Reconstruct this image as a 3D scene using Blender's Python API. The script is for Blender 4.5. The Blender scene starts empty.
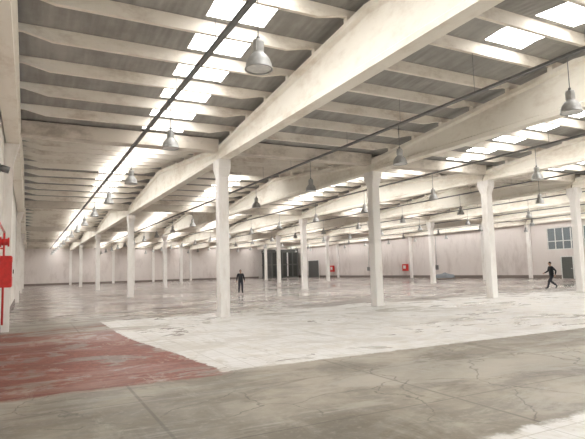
import bpy, bmesh, math, random
from mathutils import Vector, Matrix
random.seed(3)
scene = bpy.context.scene
COL = scene.collection
scene.view_settings.view_transform = 'Standard'

# ------------------------------------------------------------ dimensions
SX, SY = 7.08, 19.6
ROWS = [6.51 + SX*k for k in range(-1, 7)]      # beam / column rows (x)
LINES = [18.33 + SY*k for k in range(-2, 5)]    # column lines (y)
XW, XE = -0.75, 49.0
YN = LINES[-1]
YS = LINES[0]
COLH = 5.9
def beam_top(y):
    k = (y - LINES[0]) / SY
    f = k - math.floor(k)
    return 6.40 + 0.92*(1-abs(f-0.5)*2)
ROOFOFF = 0.28
EYE = 1.7

# ------------------------------------------------------------ node helpers
def new_mat(name):
    m = bpy.data.materials.new(name); m.use_nodes = True
    nt = m.node_tree
    b = nt.nodes['Principled BSDF']
    return m, nt, b
class NT:
    def __init__(s, nt): s.nt = nt
    def val(s, x, sock):
        if isinstance(x, (int, float)): sock.default_value = x
        elif isinstance(x, tuple): sock.default_value = x if len(x) == len(sock.default_value) else x+(1,)
        else: s.nt.links.new(x, sock)
    def math(s, op, a, b=0.0, clamp=False):
        n = s.nt.nodes.new('ShaderNodeMath'); n.operation = op; n.use_clamp = clamp
        s.val(a, n.inputs[0]); s.val(b, n.inputs[1]); return n.outputs[0]
    def noise(s, vec, scale, detail=4, rough=0.55, dist=0.0):
        n = s.nt.nodes.new('ShaderNodeTexNoise'); s.nt.links.new(vec, n.inputs['Vector'])
        n.inputs['Scale'].default_value = scale; n.inputs['Detail'].default_value = detail
        n.inputs['Roughness'].default_value = rough; n.inputs['Distortion'].default_value = dist
        return n.outputs['Fac']
    def step(s, x, lo, hi):
        n = s.nt.nodes.new('ShaderNodeMapRange'); n.interpolation_type = 'SMOOTHSTEP'
        s.val(x, n.inputs[0]); s.val(lo, n.inputs[1]); s.val(hi, n.inputs[2])
        return n.outputs[0]
    def mix(s, f, a, b, mode='MIX'):
        n = s.nt.nodes.new('ShaderNodeMix'); n.data_type = 'RGBA'; n.blend_type = mode
        s.val(f, n.inputs[0]); s.val(a, n.inputs[6]); s.val(b, n.inputs[7]); return n.outputs[2]
    def scale(s, vec, v):
        n = s.nt.nodes.new('ShaderNodeMapping'); s.nt.links.new(vec, n.inputs[0])
        n.inputs['Scale'].default_value = v; return n.outputs[0]
def posn(nt):
    g = nt.nodes.new('ShaderNodeNewGeometry'); return g.outputs['Position']

def paint_mat(name, c1, c2, scale=1.5, rough=0.75, stretch=(1,1,0.35), bump=0.15):
    m, nt, b = new_mat(name); h = NT(nt)
    p = posn(nt); v = h.scale(p, stretch)
    n = h.noise(v, scale, 6, 0.65)
    n2 = h.noise(v, scale*7, 4, 0.6)
    f = h.step(h.math('ADD', h.math('MULTIPLY', n, 0.75), h.math('MULTIPLY', n2, 0.25)), 0.30, 0.54)
    nt.links.new(h.mix(f, c1, c2), b.inputs['Base Color'])
    b.inputs['Roughness'].default_value = rough
    bp = nt.nodes.new('ShaderNodeBump'); bp.inputs['Strength'].default_value = bump; bp.inputs['Distance'].default_value = 0.02
    nt.links.new(n2, bp.inputs['Height']); nt.links.new(bp.outputs[0], b.inputs['Normal'])
    return m
def flat_mat(name, c, rough=0.5, metal=0.0, emit=0.0):
    m, nt, b = new_mat(name); h = NT(nt)
    n = h.noise(posn(nt), 9.0, 3)
    nt.links.new(h.mix(h.step(n, 0.3, 0.7), tuple(x*0.88 for x in c), tuple(min(1, x*1.08) for x in c)), b.inputs['Base Color'])
    b.inputs['Roughness'].default_value = rough; b.inputs['Metallic'].default_value = metal
    if emit:
        b.inputs['Emission Color'].default_value = c+(1,); b.inputs['Emission Strength'].default_value = emit
    return m

M_beam = paint_mat('cream_painted_concrete', (0.72, 0.64, 0.54), (0.92, 0.875, 0.785), 0.9, 0.7, (1, 0.5, 1))
M_purlin = paint_mat('purlin_concrete', (0.62, 0.54, 0.45), (0.88, 0.825, 0.74), 1.3, 0.8, (0.5, 1, 1))
M_col = paint_mat('column_paint', (0.77, 0.72, 0.67), (0.92, 0.89, 0.86), 1.6, 0.65, (1, 1, 0.3))
M_wall = paint_mat('wall_paint', (0.58, 0.51, 0.48), (0.74, 0.68, 0.65), 0.5, 0.8, (1, 1, 0.4))
M_wallL = paint_mat('wall_paint_side', (0.58, 0.56, 0.52), (0.80, 0.77, 0.72), 0.7, 0.8, (1, 1, 0.4))
M_gutter = paint_mat('gutter_concrete', (0.44, 0.39, 0.33), (0.72, 0.66, 0.58), 1.2, 0.8, (0.6, 1, 1))
M_grey = flat_mat('galvanised_grey', (0.22, 0.22, 0.22), 0.45, 0.5)
M_dark = flat_mat('dark_metal', (0.045, 0.05, 0.05), 0.5, 0.3)
M_green = flat_mat('dark_grey_panel', (0.115, 0.12, 0.11), 0.5)
M_dglass = flat_mat('dark_glazing', (0.055, 0.058, 0.055), 0.4)
M_red = flat_mat('red_enamel', (0.62, 0.03, 0.025), 0.35)
M_white = flat_mat('white_enamel', (0.75, 0.75, 0.73), 0.4)
M_lamp = flat_mat('lamp_aluminium', (0.46, 0.46, 0.45), 0.5, 0.2)
M_lampin = flat_mat('lamp_reflector_inside', (0.75, 0.75, 0.73), 0.3)
M_base = flat_mat('baseboard_grey', (0.22, 0.18, 0.16), 0.6)
M_glass = flat_mat('window_glass', (0.16, 0.18, 0.19), 0.15, 0.0, 0.25)
M_tarp = flat_mat('grey_tarp', (0.27, 0.30, 0.33), 0.8)
M_wood = flat_mat('pallet_wood', (0.35, 0.25, 0.15), 0.8)

# ceiling sheet
M_roof, nt, b = new_mat('grey_roof_sheet'); h = NT(nt); p = posn(nt)
n = h.noise(p, 0.5, 6, 0.7); n2 = h.noise(h.scale(p, (4, 0.5, 1)), 1.2, 4)
f = h.step(h.math('ADD', h.math('MULTIPLY', n, 0.6), h.math('MULTIPLY', n2, 0.4)), 0.35, 0.65)
nt.links.new(h.mix(f, (0.29, 0.28, 0.26), (0.43, 0.42, 0.395)), b.inputs['Base Color'])
b.inputs['Roughness'].default_value = 0.85
w = nt.nodes.new('ShaderNodeTexWave'); w.bands_direction = 'X'; w.inputs['Scale'].default_value = 1.8
nt.links.new(p, w.inputs['Vector'])
bp = nt.nodes.new('ShaderNodeBump'); bp.inputs['Strength'].default_value = 0.2; bp.inputs['Distance'].default_value = 0.03
nt.links.new(w.outputs['Fac'], bp.inputs['Height']); nt.links.new(bp.outputs[0], b.inputs['Normal'])

# skylight: translucent daylight sheet
M_sky, nt, b = new_mat('translucent_skylight_sheet'); h = NT(nt); p = posn(nt)
n = h.noise(p, 0.8, 3)
b.inputs['Base Color'].default_value = (0.8, 0.85, 0.9, 1)
b.inputs['Emission Color'].default_value = (1.0, 0.985, 0.955, 1)
nt.links.new(h.math('ADD', h.math('MULTIPLY', n, 3.0), 9.6), b.inputs['Emission Strength'])

# floor
M_floor, nt, b = new_mat('warehouse_floor'); h = NT(nt); p = posn(nt)
sep = nt.nodes.new('ShaderNodeSeparateXYZ'); nt.links.new(p, sep.inputs[0]); X, Y = sep.outputs[0], sep.outputs[1]
nA = h.noise(p, 0.35, 6, 0.6, 0.4)
nB = h.noise(p, 1.3, 7, 0.68, 0.3)
nC = h.noise(p, 9.0, 5, 0.7)
nD = h.noise(h.scale(p, (0.35, 1.0, 1)), 0.30, 6, 0.65, 0.8)
nE = h.noise(h.scale(p, (0.8, 1.3, 1)), 0.8, 7, 0.7, 0.6)
nF = h.noise(h.scale(p, (1.6, 0.5, 1)), 1.1, 7, 0.72, 0.5)
nG = h.noise(h.scale(p, (0.5, 1.1, 1)), 0.45, 7, 0.68, 1.0)
wob = h.math('MULTIPLY', h.math('SUBTRACT', nB, 0.5), 1.0)
wobf = h.math('MULTIPLY', h.math('SUBTRACT', nC, 0.5), 0.25)
Xw = h.math('ADD', X, h.math('ADD', wob, wobf)); Yw = h.math('ADD', Y, h.math('ADD', h.math('MULTIPLY', wob, 0.5), wobf))
Xs = h.math('ADD', X, h.math('ADD', wobf, h.math('MULTIPLY', wob, 0.25))); Ys = h.math('ADD', Y, h.math('ADD', wobf, h.math('MULTIPLY', wob, 0.35)))
# concrete
conc = h.mix(h.step(nA, 0.38, 0.60), (0.175, 0.150, 0.118), (0.36, 0.32, 0.265))
conc = h.mix(h.math('MULTIPLY', h.step(nE, 0.47, 0.60), 0.6), conc, (0.115, 0.098, 0.076))
conc = h.mix(h.math('MULTIPLY', h.step(nG, 0.52, 0.58), 0.5), conc, (0.40, 0.37, 0.32))
conc = h.mix(h.math('MULTIPLY', h.step(h.math('SUBTRACT', 1.0, nG), 0.55, 0.62), 0.5), conc, (0.12, 0.098, 0.072))
conc = h.mix(h.math('MULTIPLY', h.step(nF, 0.52, 0.68), 0.35), conc, (0.42, 0.385, 0.32))
conc = h.mix(h.math('MULTIPLY', h.step(nC, 0.50, 0.70), 0.35), conc, (0.40, 0.365, 0.31))
vor = nt.nodes.new('ShaderNodeTexVoronoi'); vor.feature = 'DISTANCE_TO_EDGE'; vor.inputs['Scale'].default_value = 0.6
dv = nt.nodes.new('ShaderNodeVectorMath'); dv.operation = 'ADD'
cn = nt.nodes.new('ShaderNodeTexNoise'); cn.inputs['Scale'].default_value = 1.2; cn.inputs['Detail'].default_value = 6; nt.links.new(p, cn.inputs['Vector'])
nt.links.new(p, dv.inputs[0]); nt.links.new(cn.outputs['Color'], dv.inputs[1]); nt.links.new(dv.outputs[0], vor.inputs['Vector'])
crack = h.math('SUBTRACT', 1.0, h.step(vor.outputs['Distance'], 0.0, 0.012))
conc = h.mix(h.math('MULTIPLY', crack, h.math('MULTIPLY', h.step(nA, 0.40, 0.5), 0.6)), conc, (0.05, 0.045, 0.035))
jx = h.math('ABSOLUTE', h.math('SUBTRACT', h.math('FRACT', h.math('DIVIDE', h.math('ADD', X, 0.4), 3.54)), 0.5))
jy = h.math('ABSOLUTE', h.math('SUBTRACT', h.math('FRACT', h.math('DIVIDE', h.math('ADD', Y, 0.2), 2.1)), 0.5))
joint = h.math('SUBTRACT', 1.0, h.step(h.math('MINIMUM', jx, jy), 0.003, 0.009))
conc = h.mix(h.math('MULTIPLY', joint, 0.45), conc, (0.06, 0.05, 0.04))
# far floor
far = h.step(Yw, 17.0, 24.0)
farc = h.mix(h.step(nD, 0.42, 0.58), (0.15, 0.12, 0.105), (0.30, 0.265, 0.24))
farc = h.mix(h.math('MULTIPLY', h.step(nB, 0.48, 0.58), 0.6), farc, (0.21, 0.10, 0.08))
farc = h.mix(h.math('MULTIPLY', h.step(nG, 0.52, 0.56), 0.7), farc, (0.46, 0.43, 0.405))
farc = h.mix(h.math('MULTIPLY', joint, 0.3), farc, (0.08, 0.07, 0.06))
col = h.mix(far, conc, farc)
# red paint area
rb = h.math('MULTIPLY', h.math('SUBTRACT', 1.0, h.step(Xs, 3.05, 3.15)), h.math('MULTIPLY', h.step(Ys, 8.1, 8.3), h.math('SUBTRACT', 1.0, h.step(h.math('ADD', Yw, h.math('MULTIPLY', nG, 8.0)), 20.5, 22.0))))
wear = h.math('SUBTRACT', 1.0, h.math('MULTIPLY', h.step(nE, 0.52, 0.58), 0.75))
redc = h.mix(h.step(nC, 0.35, 0.7), (0.165, 0.036, 0.023), (0.28, 0.088, 0.058))
redc = h.mix(h.math('MULTIPLY', h.step(nF, 0.57, 0.62), 0.5), redc, (0.42, 0.34, 0.29))
redc = h.mix(h.math('MULTIPLY', h.step(nA, 0.48, 0.60), 0.5), redc, (0.11, 0.034, 0.024))
redc = h.mix(h.math('MULTIPLY', h.step(nG, 0.52, 0.60), 0.4), redc, (0.30, 0.16, 0.125))
col = h.mix(h.math('MULTIPLY', rb, wear), col, redc)
# white tile area
br = nt.nodes.new('ShaderNodeTexBrick'); br.offset = 0.0; br.inputs['Scale'].default_value = 1.0
br.inputs['Brick Width'].default_value = 0.4; br.inputs['Row Height'].default_value = 0.4; br.inputs['Mortar Size'].default_value = 0.009
br.inputs['Color1'].default_value = (0.70, 0.685, 0.67, 1); br.inputs['Color2'].default_value = (0.65, 0.635, 0.615, 1); br.inputs['Mortar'].default_value = (0.47, 0.445, 0.41, 1)
nt.links.new(p, br.inputs['Vector'])
tilec = h.mix(h.math('MULTIPLY', h.step(nB, 0.47, 0.62), 0.5), br.outputs['Color'], (0.52, 0.475, 0.40))
tilec = h.mix(h.math('MULTIPLY', h.step(nC, 0.55, 0.70), 0.35), tilec, (0.35, 0.31, 0.26))
tilec = h.mix(h.math('MULTIPLY', h.step(nE, 0.52, 0.58), 0.5), tilec, (0.36, 0.32, 0.27))
tilec = h.mix(h.math('MULTIPLY', h.step(nG, 0.53, 0.60), 0.5), tilec, (0.46, 0.42, 0.365))
tilec = h.mix(h.math('MULTIPLY', h.step(nF, 0.57, 0.64), 0.4), tilec, (0.34, 0.31, 0.27))
xe = h.math('ADD', 2.95, h.math('MULTIPLY', h.step(Y, 8.0, 15.5), -0.65))
tm = h.math('MULTIPLY', h.step(Xs, xe, h.math('ADD', xe, 0.06)), h.math('MULTIPLY', h.step(Ys, 8.4, 8.48), h.math('SUBTRACT', 1.0, h.step(h.math('ADD', Yw, h.math('MULTIPLY', nG, 8.0)), 23.4, 23.9))))
# missing tiles towards the back
tm = h.math('MULTIPLY', tm, h.math('SUBTRACT', 1.0, h.math('MULTIPLY', h.step(Y, 13.0, 17.0), h.math('MULTIPLY', h.step(nG, 0.56, 0.57), 0.8))))
tr = h.math('MULTIPLY', h.math('MULTIPLY', h.step(Xw, 7.0, 9.0), h.step(Y, 17.0, 19.0)), h.math('MULTIPLY', h.math('SUBTRACT', 1.0, h.step(Yw, 36.0, 50.0)), h.step(nD, 0.48, 0.51)))
tm = h.math('MAXIMUM', tm, h.math('MULTIPLY', tr, 0.8))
wp = h.math('MULTIPLY', h.step(Xs, 3.9, 4.1), h.math('SUBTRACT', 1.0, h.step(h.math('ADD', Yw, 0.0), 3.7, 3.85)))
tm2 = h.math('MAXIMUM', tm, wp)
col = h.mix(tm2, col, tilec)
nt.links.new(col, b.inputs['Base Color'])
rg = h.math('ADD', 0.58, h.math('MULTIPLY', far, -0.26))
rg = h.math('ADD', rg, h.math('MULTIPLY', h.step(nD, 0.5, 0.55), -0.14))
rg = h.math('ADD', rg, h.math('MULTIPLY', h.step(nE, 0.5, 0.56), -0.12))
rg = h.math('MAXIMUM', h.math('ADD', rg, h.math('MULTIPLY', tm2, -0.08)), 0.1)
nt.links.new(rg, b.inputs['Roughness'])
bp = nt.nodes.new('ShaderNodeBump'); bp.inputs['Strength'].default_value = 0.2; bp.inputs['Distance'].default_value = 0.008
nt.links.new(nC, bp.inputs['Height']); nt.links.new(bp.outputs[0], b.inputs['Normal'])

# ------------------------------------------------------------ mesh helpers
class MB:
    def __init__(s): s.bm = bmesh.new()
    def box(s, x0, x1, y0, y1, z0, z1, mi=0):
        v = [s.bm.verts.new(c) for c in ((x0,y0,z0),(x1,y0,z0),(x1,y1,z0),(x0,y1,z0),(x0,y0,z1),(x1,y0,z1),(x1,y1,z1),(x0,y1,z1))]
        for q in ((0,3,2,1),(4,5,6,7),(0,1,5,4),(1,2,6,5),(2,3,7,6),(3,0,4,7)):
            f = s.bm.faces.new([v[i] for i in q]); f.material_index = mi
    def loft(s, rings, mi=0, caps=True, smooth=False):
        vr = [[s.bm.verts.new(c) for c in r] for r in rings]
        n = len(vr[0])
        for a, b_ in zip(vr, vr[1:]):
            for i in range(n):
                f = s.bm.faces.new((a[i], a[(i+1) % n], b_[(i+1) % n], b_[i])); f.material_index = mi; f.smooth = smooth
        if caps:
            f = s.bm.faces.new(vr[0][::-1]); f.material_index = mi
            f = s.bm.faces.new(vr[-1]); f.material_index = mi
    def lathe(s, prof, cx=0, cy=0, seg=16, mi=0, smooth=True, caps=True):
        s.loft([[(cx+r*math.cos(2*math.pi*i/seg), cy+r*math.sin(2*math.pi*i/seg), z) for i in range(seg)] for r, z in prof], mi, caps, smooth)
    def tube(s, a, b_, r, seg=8, mi=0):
        a = Vector(a); b_ = Vector(b_); d = (b_-a).normalized()
        u = d.orthogonal().normalized(); w_ = d.cross(u)
        s.loft([[tuple(q + (u*math.cos(2*math.pi*i/seg)+w_*math.sin(2*math.pi*i/seg))*r) for i in range(seg)] for q in (a, b_)], mi, True, True)
    def mesh(s, name, mats):
        bmesh.ops.recalc_face_normals(s.bm, faces=s.bm.faces[:])
        me = bpy.data.meshes.new(name); s.bm.to_mesh(me); s.bm.free()
        for m in mats: me.materials.append(m)
        return me
    def obj(s, name, mats, loc=(0,0,0), parent=None):
        o = bpy.data.objects.new(name, s.mesh(name, mats)); COL.objects.link(o); o.location = loc
        if parent: o.parent = parent
        return o
def inst(name, me, loc, rotz=0, parent=None):
    o = bpy.data.objects.new(name, me); COL.objects.link(o); o.location = loc; o.rotation_euler = (0, 0, rotz)
    if parent: o.parent = parent
    return o

# ------------------------------------------------------------ shell
m = MB(); m.box(XW-0.25, XE+0.25, YS-6, YN+0.25, -0.2, 0); m.obj('floor', [M_floor])
m = MB(); m.box(XW-0.25, XW, YS, YN, 0, 6.66); m.obj('wall_left', [M_wallL])
m = MB(); m.box(XW, XE, YN, YN+0.25, 0, 6.66); m.obj('wall_back', [M_wall])

WIN = [(12.2+4.0*i, 12.2+4.0*i+3.6) for i in range(6)]
m = MB()
m.box(XE, XE+0.25, YS, YN, 0, 3.0); m.box(XE, XE+0.25, YS, YN, 5.3, 6.66)
ys = [YS]+[c for w_ in WIN for c in w_]+[YN]
for i in range(0, len(ys), 2): m.box(XE, XE+0.25, ys[i], ys[i+1], 3.0, 5.3)
m.obj('wall_right', [M_wall])
for i, (a, b_) in enumerate(WIN):
    m = MB()
    m.box(XE+0.12, XE+0.14, a+0.05, b_-0.05, 3.05, 5.25, 1)
    for z in (3.0, 3.85, 5.22): m.box(XE+0.05, XE+0.18, a, b_, z, z+0.08)
    for k in range(5):
        yy = a + (b_-a-0.08)*k/4
        m.box(XE+0.05, XE+0.18, yy, yy+0.08, 3.0, 5.3)
    m.obj('window_%d' % (i+1), [M_white, M_glass])

m = MB(); m.box(XE-0.04, XE, YS, YN-0.04, 0, 0.35); m.obj('baseboard_right', [M_base])
m = MB(); m.box(XW, 42, YN-0.04, YN, 0, 0.35); m.obj('baseboard_back', [M_base])
m = MB(); m.box(XW, XW+0.03, YS, YN-0.04, 0, 0.25); m.obj('baseboard_left', [M_base])

# roof sheets + skylights (one translucent pane between each pair of purlins)
bays = [(ROWS[i], ROWS[i+1]) for i in range(7)]
m = MB(); sk = MB()
NP = 13; dp = SY/NP
def sheet(mb, x0, x1, ya, yb, za, zb, mi=0, t=0.06):
    mb.loft([[(x0, ya, za), (x1, ya, za), (x1, ya, za+t), (x0, ya, za+t)], [(x0, yb, zb), (x1, yb, zb), (x1, yb, zb+t), (x0, yb, zb+t)]], mi)
skyxs = [(a+4.0, a+5.4) for a, b_ in bays]
edges = [XW-0.25]
for s0, s1 in skyxs: edges += [s0, s1]
edges.append(XE+0.25)
ze = 6.40+ROOFOFF; zr = 7.32+ROOFOFF
for L in range(len(LINES)-1):
    y0 = LINES[L]; y1 = y0+SY; ym = y0+SY/2
    zf = lambda y: ze+(zr-ze)*(1-abs((y-y0)/SY-0.5)*2)
    for hi, (ya, yb) in enumerate(((y0, ym), (ym, y1))):
        for k in range(0, len(edges), 2): sheet(m, edges[k], edges[k+1], ya, yb, zf(ya), zf(yb))
    for bi, (s0, s1) in enumerate(skyxs):
        for k in range(NP):
            pa = y0+dp*k; pb = pa+dp; a = pa+0.24; b_ = pb-0.24
            if k == 0: a += 0.25
            if k == NP-1: b_ -= 0.25
            glazed = True
            if bi == 1 and L == 1 and k > 6: glazed = False
            if bi in (1, 3, 5) and L >= 2 and k < 6: glazed = False
            cuts = [pa, a, b_, pb]
            if pa < ym-0.01 < pb-0.02 and pb > ym: cuts = [pa, a, ym, b_, pb]
            for u, v in zip(cuts, cuts[1:]):
                is_sky = glazed and u >= a-1e-6 and v <= b_+1e-6
                if is_sky: sheet(sk, s0, s1, u, v, zf(u), zf(v), 0, 0.03)
                else: sheet(m, s0, s1, u, v, zf(u), zf(v))
m.obj('ceiling', [M_roof]); sk.obj('roof_skylights', [M_sky])

# purlins
m = MB()
for L in range(len(LINES)-1):
    for k in range(1, NP):
        y = LINES[L] + dp*k
        t = beam_top(y); top = t+ROOFOFF-0.004
        for (a, b_) in bays:
            xs = [(a, t+0.12), (a+0.35, t+0.12), (a+0.95, t-0.02), (b_-0.95, t-0.02), (b_-0.35, t+0.12), (b_, t+0.12)]
            m.loft([[(x, y-0.085, top), (x, y-0.05, zb), (x, y+0.05, zb), (x, y+0.085, top)] for x, zb in xs])
m.obj('roof_purlins', [M_purlin])

def beam_mesh():
    mb = MB()
    st = [0.03, 1.0, SY/2, SY-1.0, SY-0.03]
    rings = []
    for y in st:
        t = 6.40+0.92*(1-abs(y/SY-0.5)*2); b_ = COLH
        wb = 0.12
        rings.append([(-.19, y, b_), (.19, y, b_), (.19, y, b_+.14), (wb, y, b_+.20), (wb, y, t-.20), (.22, y, t-.13), (.22, y, t), (-.22, y, t), (-.22, y, t-.13), (-wb, y, t-.20), (-wb, y, b_+.20), (-.19, y, b_+.14)])
    mb.loft(rings)
    for k in range(1, NP):
        y = dp*k; t = 6.40+0.92*(1-abs(y/SY-0.5)*2)
        mb.box(-.2, .2, y-.08, y+.08, t-0.02, t+0.12)
    return mb.mesh('roof_beam', [M_beam])
BM = beam_mesh()
for x in ROWS:
    xx = x
    if x < 0: xx = XW+0.23
    if x > 48: xx = XE-0.23
    for y in LINES[:-1]:
        inst('roof_beam', BM, (xx, y, 0))
m = MB()
for y in LINES:
    for (a, b_) in bays:
        a2 = max(a+0.22, XW+0.45) ; b2 = min(b_-0.22, XE-0.45)
        y0, y1 = y-0.32, y+0.32
        if y == LINES[-1]: y1 = y
        m.loft([[(x, y0, 6.66), (x, y0+0.08, 6.22), (x, y1-0.08 if y1 > y else y1, 6.22), (x, y1, 6.66)] for x in (a2, b2)])
m.obj('roof_gutter_beams', [M_gutter])

# columns
def column_mesh():
    mb = MB(); s = 0.2; c = 0.03
    def ring(sx, sy, z):
        return [(sx, -sy+c, z), (sx, sy-c, z), (sx-c, sy, z), (-sx+c, sy, z), (-sx, sy-c, z), (-sx, -sy+c, z), (-sx+c, -sy, z), (sx-c, -sy, z)]
    mb.loft([ring(s, s, 0), ring(s, s, 5.25), ring(s+0.05, s+0.14, 5.6), ring(s+0.05, s+0.14, COLH)])
    mb.loft([ring(s+0.02, s+0.02, 0), ring(s+0.02, s+0.02, 0.12)])
    return mb.mesh('column', [M_col])
CM = column_mesh()
for x in ROWS[1:-1]:
    for y in LINES[:-1]:
        inst('column', CM, (x, y, 0))
mb = MB(); mb.box(0, 0.25, -0.2, 0.2, 0, COLH-.004); mb.loft([[(0,-.2,5.3),(0,.2,5.3),(0,.2,5.896),(0,-.2,5.896)],[(0.25,-.2,5.3),(0.25,.2,5.3),(0.42,.2,5.896),(0.42,-.2,5.896)]])
WC = mb.mesh('pilaster', [M_col])
for y in LINES[:-1]:
    inst('pilaster', WC, (XW+0.002, y, 0)); inst('pilaster', WC, (XE-0.002, y, 0), math.pi)
mb = MB(); mb.box(-.2, .2, -.25, 0, 0, COLH-.004); mb.box(-.25,.25,-.32,0,5.6,COLH-.004)
BC = mb.mesh('pilaster_b', [M_col])
for x in ROWS[1:-2]: inst('pilaster', BC, (x, YN-0.002, 0))

# cable trays + hangers
for i, (a, b_) in enumerate(bays):
    xc = 3.2+SX*i
    m = MB()
    m.box(xc-0.05, xc+0.05, YS+1, YN-0.5, 6.12, 6.15); m.box(xc-0.055, xc-0.045, YS+1, YN-0.5, 6.12, 6.18); m.box(xc+0.045, xc+0.055, YS+1, YN-0.5, 6.12, 6.18)
    m.tube((xc, YS+1, 6.17), (xc, YN-0.5, 6.17), 0.02)
    for L in LINES[:-1]:
        for k in range(1, NP, 2):
            y = L+dp*k; m.tube((xc, y, 6.15), (xc, y, beam_top(y)), 0.006, 5)
    m.obj('cable_tray', [M_grey])

# pendant high bay lamps
def lamp_mesh():
    mb = MB()
    mb.lathe([(0.045, 0.42), (0.085, 0.41), (0.09, 0.36), (0.09, 0.23), (0.085, 0.20), (0.13, 0.16), (0.18, 0.09), (0.205, 0.02), (0.215, -0.06), (0.225, -0.06), (0.225, -0.075), (0.205, -0.07)], seg=24, caps=False)
    mb.lathe([(0.20, -0.06), (0.19, 0.02), (0.16, 0.09), (0.08, 0.14), (0.01, 0.15)], seg=24, mi=1)
    mb.lathe([(0.001, 0.0), (0.04, 0.02), (0.055, 0.06), (0.035, 0.11), (0.02, 0.14)], seg=12, mi=1)
    for k in range(8):
        an = k*math.pi/4; mb.box(0.088*math.cos(an)-.006, 0.088*math.cos(an)+.006, 0.088*math.sin(an)-.006, 0.088*math.sin(an)+.006, 0.22, 0.37)
    mb.tube((0, 0, 0.40), (0, 0, 1.17), 0.009, 6, 2)
    mb.lathe([(0.03, 0.41), (0.03, 0.47), (0.01, 0.49)], seg=10, mi=2)
    return mb.mesh('pendant_lamp', [M_lamp, M_lampin, M_grey])
LM = lamp_mesh()
for i in range(7):
    y = 7.2-5.7*2 - (0.5 if i % 2 else 0)
    while y < YN-7.5:
        inst('pendant_lamp', LM, (3.2+SX*i, y, 4.95)); y += 5.7

# ------------------------------------------------------------ wall details
def hose_cabinet(loc, rotz, sc=(1,1,1)):
    mb = MB()
    mb.box(-0.35, 0.35, -0.30, 0, 0, 0.75)
    mb.box(-0.33, 0.33, -0.315, -0.30, 0.02, 0.73)
    mb.box(-0.2, 0.2, -0.32, -0.315, 0.25, 0.6, 1)
    mb.box(0.24, 0.28, -0.34, -0.315, 0.33, 0.43, 2)
    bmesh.ops.scale(mb.bm, vec=sc, verts=mb.bm.verts)
    bmesh.ops.rotate(mb.bm, matrix=Matrix.Rotation(rotz, 3, 'Z'), verts=mb.bm.verts)
    return mb.obj('fire_hose_cabinet', [M_red, M_white, M_dark], loc)
hose_cabinet((XW+0.004, 16.4, 1.4), math.pi/2, (1.2, 1.1, 1.15))
hose_cabinet((XE-0.045, 58.8, 1.0), -math.pi/2, (1.5, 1, 1.3))
hose_cabinet((XE-0.045, 79.0, 1.0), -math.pi/2, (1.5, 1, 1.5))
mb = MB(); mb.box(0, 0.12, -0.12, 0.12, 0, 0.26); mb.tube((0.12, 0, 0.13), (0.26, 0, 0.13), 0.09, 12); mb.tube((0.26, 0, 0.13), (0.30, 0, 0.13), 0.12, 12)
mb.obj('fire_alarm_sounder', [M_red], (XW+0.004, 15.0, 2.45))
mb = MB(); mb.tube((XW+0.10, 17.2, 0.3), (XW+0.10, 17.2, 3.0), 0.03, 8); mb.tube((XW+0.10, 8.2, 3.0), (XW+0.10, 17.2, 3.0), 0.03, 8)
for yy in (9, 12, 15): mb.box(XW+0.004, XW+0.10, yy, yy+0.04, 2.98, 3.02)
mb.box(XW+0.004, XW+0.10, 17.18, 17.22, 2.5, 2.54)
mb.obj('sprinkler_pipe', [M_red])
mb = MB(); mb.box(0, 0.05, -0.1, 0.1, -0.1, 0.1); mb.tube((0.05, 0, 0), (0.25, 0, -0.05), 0.09, 12); mb.obj('security_camera', [M_grey], (XW+0.004, 15.0, 4.5))
mb = MB(); mb.box(XW+0.032, XW+0.12, 21, 21.6, 1.2, 2.0); mb.box(XW+.12, XW+0.13, 21.05, 21.55, 1.25, 1.95); mb.obj('electrical_panel', [M_grey])
for yy in (44.0, 52.5, 68.0):
    mb = MB(); mb.tube((XE-0.06, yy, 1.7), (XE-0.06, yy, 5.6), 0.03, 6); mb.box(XE-0.2, XE-0.006, yy-0.3, yy+0.3, 1.1, 1.7)
    mb.box(XE-0.21, XE-0.2, yy-0.26, yy+0.26, 1.14, 1.66)
    mb.obj('electrical_panel', [M_grey])

# corner office with dark glazing
mb = MB(); x0, x1, y0, y1 = 42.6, XE-0.5, 91.5, YN-0.4
mb.box(x0, x1, y0, y1, 0, 0.3); mb.box(x0, x1, y0, y1, 5.0, 5.6)
mb.box(x0+0.1, x1-0.1, y0+0.1, y1, 0.3, 5.0, 1)
for k in range(6):
    xx = x0+(x1-x0-0.25)*k/5; mb.box(xx, xx+0.25, y0, y0+0.2, 0.3, 5.0, 0 if k != 3 else 2)
mb.box(x0, x1, y0, y0+0.15, 2.5, 2.75)
mb.box(x0, x0+0.15, y0, y1, 2.5, 2.75)
mb.obj('dark_glazed_office', [M_green, M_dglass, M_white])
def door(n, y, w_, hh, mat):
    mb = MB(); mb.box(XE-0.10, XE-0.045, y-w_/2, y+w_/2, 0.0, hh, 0)
    mb.box(XE-0.14, XE-0.045, y-w_/2-0.1, y-w_/2, 0, hh+0.1, 1); mb.box(XE-0.14, XE-0.045, y+w_/2, y+w_/2+0.1, 0, hh+0.1, 1); mb.box(XE-0.14, XE-0.045, y-w_/2, y+w_/2, hh, hh+0.1, 1)
    mb.box(XE-0.17, XE-0.10, y-w_/2+0.1, y-w_/2+0.2, 1.0, 1.05, 1)
    mb.obj('door_%d' % n, [mat, M_white])
door(1, 86, 4.0, 3.2, M_grey); door(2, 33.6, 1.2, 2.2, M_green)
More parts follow.
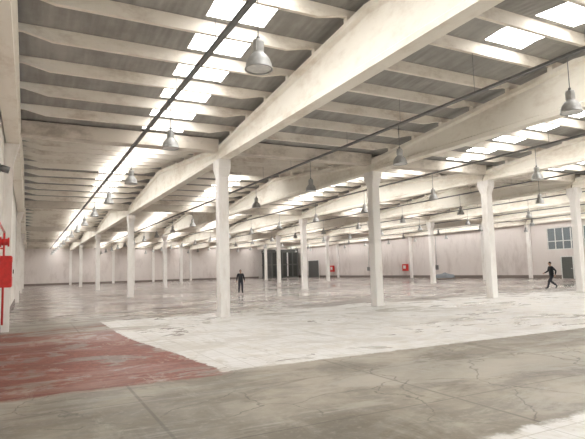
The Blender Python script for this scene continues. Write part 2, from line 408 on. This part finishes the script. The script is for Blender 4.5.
# tarp covered pallet pile
mb = MB(); mb.box(-1.6, 1.6, -1, 1, 0, 0.14, 1)
bmesh.ops.create_icosphere(mb.bm, subdivisions=4, radius=1.0, matrix=Matrix.Translation((0, 0, 0.14)) @ Matrix.Diagonal((1.5, 0.95, 0.55, 1)))
for v in mb.bm.verts:
    if v.co.z > 0.15:
        v.co += Vector((math.sin(v.co.y*6)*.06, math.cos(v.co.x*5)*.05, 0.12*math.sin(v.co.x*5+1)*math.cos(v.co.y*4)))
    elif v.co.z < 0.13 and abs(v.co.x) != 1.6: v.co.z = 0.12
mb.obj('tarp_covered_pallet', [M_tarp, M_wood], (44.5, 46.5, 0))

# ------------------------------------------------------------ people
M_skin = flat_mat('skin', (0.45, 0.27, 0.19), 0.55)
M_hair = flat_mat('dark_hair', (0.02, 0.015, 0.012), 0.6)
M_jack = flat_mat('dark_jacket', (0.018, 0.02, 0.025), 0.8)
M_trou = flat_mat('dark_trousers', (0.03, 0.032, 0.045), 0.8)
M_shoe = flat_mat('black_shoes', (0.012, 0.012, 0.012), 0.4)
M_eye = flat_mat('eye', (0.6, 0.6, 0.6), 0.2)
PM = [M_skin, M_hair, M_jack, M_trou, M_shoe, M_eye]
def skin_mesh(verts, edges_, root=0, sub=2):
    me = bpy.data.meshes.new('sk'); me.from_pydata([v[0] for v in verts], edges_, [])
    o = bpy.data.objects.new('sk', me); COL.objects.link(o)
    md = o.modifiers.new('s', 'SKIN')
    if not me.skin_vertices:
        bm_ = bmesh.new(); bm_.from_mesh(me); bm_.verts.layers.skin.verify(); bm_.to_mesh(me); bm_.free()
    for i, v in enumerate(verts):
        r = v[1]; me.skin_vertices[0].data[i].radius = r if isinstance(r, tuple) else (r, r)
        me.skin_vertices[0].data[i].use_root = (i == root)
    md.use_smooth_shade = True
    sb = o.modifiers.new('b', 'SUBSURF'); sb.levels = sub; sb.render_levels = sub
    bpy.context.view_layer.update()
    dg = bpy.context.evaluated_depsgraph_get()
    out = bpy.data.meshes.new_from_object(o.evaluated_get(dg))
    bpy.data.objects.remove(o)
    return out
def person(J, loc, rotz):
    names = list(J.keys()); idx = {n_: i for i, n_ in enumerate(names)}
    E = [('pelvis','belly',2),('belly','chest',2),('chest','neckb',2),('neckb','neck',0),('neck','headb',0)]
    for s in 'LR':
        E += [('pelvis','hip'+s,3),('hip'+s,'thigh'+s,3),('thigh'+s,'knee'+s,3),('knee'+s,'calf'+s,3),('calf'+s,'ankle'+s,3),('ankle'+s,'toe'+s,4),
              ('chest','sho'+s,2),('sho'+s,'uarm'+s,2),('uarm'+s,'elb'+s,2),('elb'+s,'farm'+s,2),('farm'+s,'wri'+s,2),('wri'+s,'palm'+s,0)]
    body = skin_mesh([J[n_] for n_ in names], [(idx[a], idx[b_]) for a, b_, _ in E])
    segs = [(Vector(J[a][0]), Vector(J[b_][0]), mi) for a, b_, mi in E]
    for pl in body.polygons:
        c = pl.center; best = (9, 0)
        for a, b_, mi in segs:
            d = b_-a; t = max(0, min(1, (c-a).dot(d)/d.length_squared)); q = (c-(a+d*t)).length
            if q < best[0]: best = (q, mi)
        mi = best[1]
        if mi == 3 and c.z > 0.86: mi = 2
        pl.material_index = mi; pl.use_smooth = True
    bm_ = bmesh.new(); bm_.from_mesh(body)
    for s, sg in (('L', -1), ('R', 1)):
        wri = Vector(J['wri'+s][0]); pa = Vector(J['palm'+s][0]); d = (pa-wri).normalized()
        side = Vector((0, 1, 0)) - d*d.y; side.normalize(); inn = Vector((-sg, 0, 0))
        for k, ln in enumerate((0.072, 0.080, 0.074, 0.058)):
            st = pa - d*0.01 + side*(0.03-0.02*k)
            ch = [(tuple(st), 0.009), (tuple(st+d*ln*0.5+inn*0.004), 0.0085), (tuple(st+d*ln*0.8+inn*0.018), 0.008), (tuple(st+d*ln+inn*0.032), 0.007)]
            fm = skin_mesh(ch, [(0, 1), (1, 2), (2, 3)], 0, 1); bm_.from_mesh(fm)
        st = wri + d*0.035 + side*0.02
        ch = [(tuple(st), 0.011), (tuple(st+side*0.03+d*0.02), 0.010), (tuple(st+side*0.04+d*0.05+inn*0.01), 0.008)]
        fm = skin_mesh(ch, [(0, 1), (1, 2)], 0, 1); bm_.from_mesh(fm)
    H = Vector(J['headb'][0]) + Vector((0, 0.01, 0.045))
    def sph(c, r, mi, u=16, v=12):
        g = bmesh.ops.create_uvsphere(bm_, u_segments=u, v_segments=v, radius=1, matrix=Matrix.Translation(c) @ Matrix.Diagonal((r[0], r[1], r[2], 1)))
        for vv in g['verts']:
            for f in vv.link_faces: f.material_index = mi; f.smooth = True
        return g['verts']
    for v in sph(H, (0.075, 0.095, 0.118), 0, 24, 18):
        q = v.co-H
        if q.z < 0: v.co.x = H.x + q.x*(1+q.z*2.0)
        if q.z < -0.03 and q.y < 0: v.co.y = H.y+q.y*0.8
    sph(H+Vector((0, -0.014, 0.024)), (0.082, 0.096, 0.107), 1, 24, 18)
    for sg in (-1, 1):
        sph(H+Vector((sg*0.077, -0.005, -0.005)), (0.010, 0.02, 0.032), 0)
        sph(H+Vector((sg*0.030, 0.083, 0.0)), (0.013, 0.010, 0.008), 5)
        sph(H+Vector((sg*0.030, 0.092, 0.0)), (0.006, 0.004, 0.006), 1)
        sph(H+Vector((sg*0.030, 0.086, 0.018)), (0.018, 0.008, 0.004), 1)
    sph(H+Vector((0, 0.098, -0.02)), (0.012, 0.018, 0.018), 0); sph(H+Vector((0, 0.094, -0.005)), (0.008, 0.012, 0.022), 0)
    sph(H+Vector((0, 0.080, -0.058)), (0.024, 0.010, 0.006), 0)
    me = bpy.data.meshes.new('person'); bm_.to_mesh(me); bm_.free()
    for mm in PM: me.materials.append(mm)
    zmin = min(v.co.z for v in me.vertices)
    o = bpy.data.objects.new('person', me); COL.objects.link(o)
    o.location = (loc[0], loc[1], -zmin); o.rotation_euler = (0, 0, rotz)
    return o
def lerp(a, b_, t): return tuple(a[i]+(b_[i]-a[i])*t for i in range(3))
def pose(kneeL, ankL, toeL, kneeR, ankR, toeR, elbL, wriL, elbR, wriR, lean=0.0, hipz=0.93):
    J = {}
    def sh(y, z): return y+lean*(z-hipz)
    J['pelvis'] = ((0, 0, hipz), (0.165, 0.125))
    J['belly'] = ((0, sh(0, 1.12), 1.12), (0.165, 0.125))
    J['chest'] = ((0, sh(0, 1.34), 1.34), (0.18, 0.135))
    J['neckb'] = ((0, sh(-0.01, 1.47), 1.47), (0.085, 0.075))
    J['neck'] = ((0, sh(0, 1.53), 1.53), 0.055)
    J['headb'] = ((0, sh(0.01, 1.60), 1.60), 0.055)
    for s, sg, kn, an, to, el, wr in (('L', -1, kneeL, ankL, toeL, elbL, wriL), ('R', 1, kneeR, ankR, toeR, elbR, wriR)):
        hip = (sg*0.095, 0, hipz-0.06); J['hip'+s] = (hip, 0.108)
        J['thigh'+s] = (lerp(hip, kn, 0.5), 0.096); J['knee'+s] = (kn, 0.076)
        c = lerp(kn, an, 0.4); J['calf'+s] = ((c[0], c[1]-0.01, c[2]), 0.074); J['ankle'+s] = (an, 0.055); J['toe'+s] = (to, (0.046, 0.035))
        so = (sg*0.185, sh(0, 1.42), 1.42); J['sho'+s] = (so, 0.075)
        J['uarm'+s] = (lerp(so, el, 0.5), 0.066); J['elb'+s] = (el, 0.056); J['farm'+s] = (lerp(el, wr, 0.5), 0.050); J['wri'+s] = (wr, 0.034)
        d = (Vector(wr)-Vector(el)).normalized(); J['palm'+s] = (tuple(Vector(wr)+d*0.085), (0.016, 0.038))
    return J
P1 = pose((-.11, .12, .50), (-.12, .12, .09), (-.14, .28, .035), (.11, .05, .49), (.12, -.16, .12), (.14, -.02, .035),
          (-.27, -.06, 1.15), (-.30, .02, .92), (.27, .02, 1.15), (.30, .14, .94))
person(P1, (14.15, 36.0), math.radians(165))
P2 = pose((-.10, .24, .53), (-.10, .36, .10), (-.11, .54, .06), (.10, .03, .50), (.10, -.34, .19), (.10, -.24, .04),
          (-.25, -.16, 1.17), (-.26, -.10, .92), (.25, .10, 1.16), (.24, .34, 1.04), lean=0.10, hipz=0.91)
person(P2, (30.2, 21.9), math.radians(62))

# ------------------------------------------------------------ world
w = bpy.data.worlds.new('World'); scene.world = w; w.use_nodes = True
wn = w.node_tree; bg = wn.nodes['Background']
st = wn.nodes.new('ShaderNodeTexSky'); st.sky_type = 'NISHITA'; st.sun_disc = False; st.sun_elevation = math.radians(50); st.sun_rotation = 1.0
wn.links.new(st.outputs[0], bg.inputs[0]); bg.inputs[1].default_value = 0.3

# ------------------------------------------------------------ camera
cam = bpy.data.cameras.new('camera'); co = bpy.data.objects.new('camera', cam); COL.objects.link(co)
cam.sensor_width = 36; cam.lens = 510/585*36; cam.clip_end = 300
yaw = math.radians(27.41); pit = math.radians(5.54); rol = math.radians(1.5)
F = Vector((math.sin(yaw)*math.cos(pit), math.cos(yaw)*math.cos(pit), math.sin(pit)))
R = Vector((math.cos(yaw), -math.sin(yaw), 0)); U = R.cross(F)
R2 = R*math.cos(rol)-U*math.sin(rol); U2 = U*math.cos(rol)+R*math.sin(rol)
mt = Matrix((R2, U2, -F)).transposed().to_4x4(); mt.translation = (0, 0, EYE)
co.matrix_world = mt
scene.camera = co
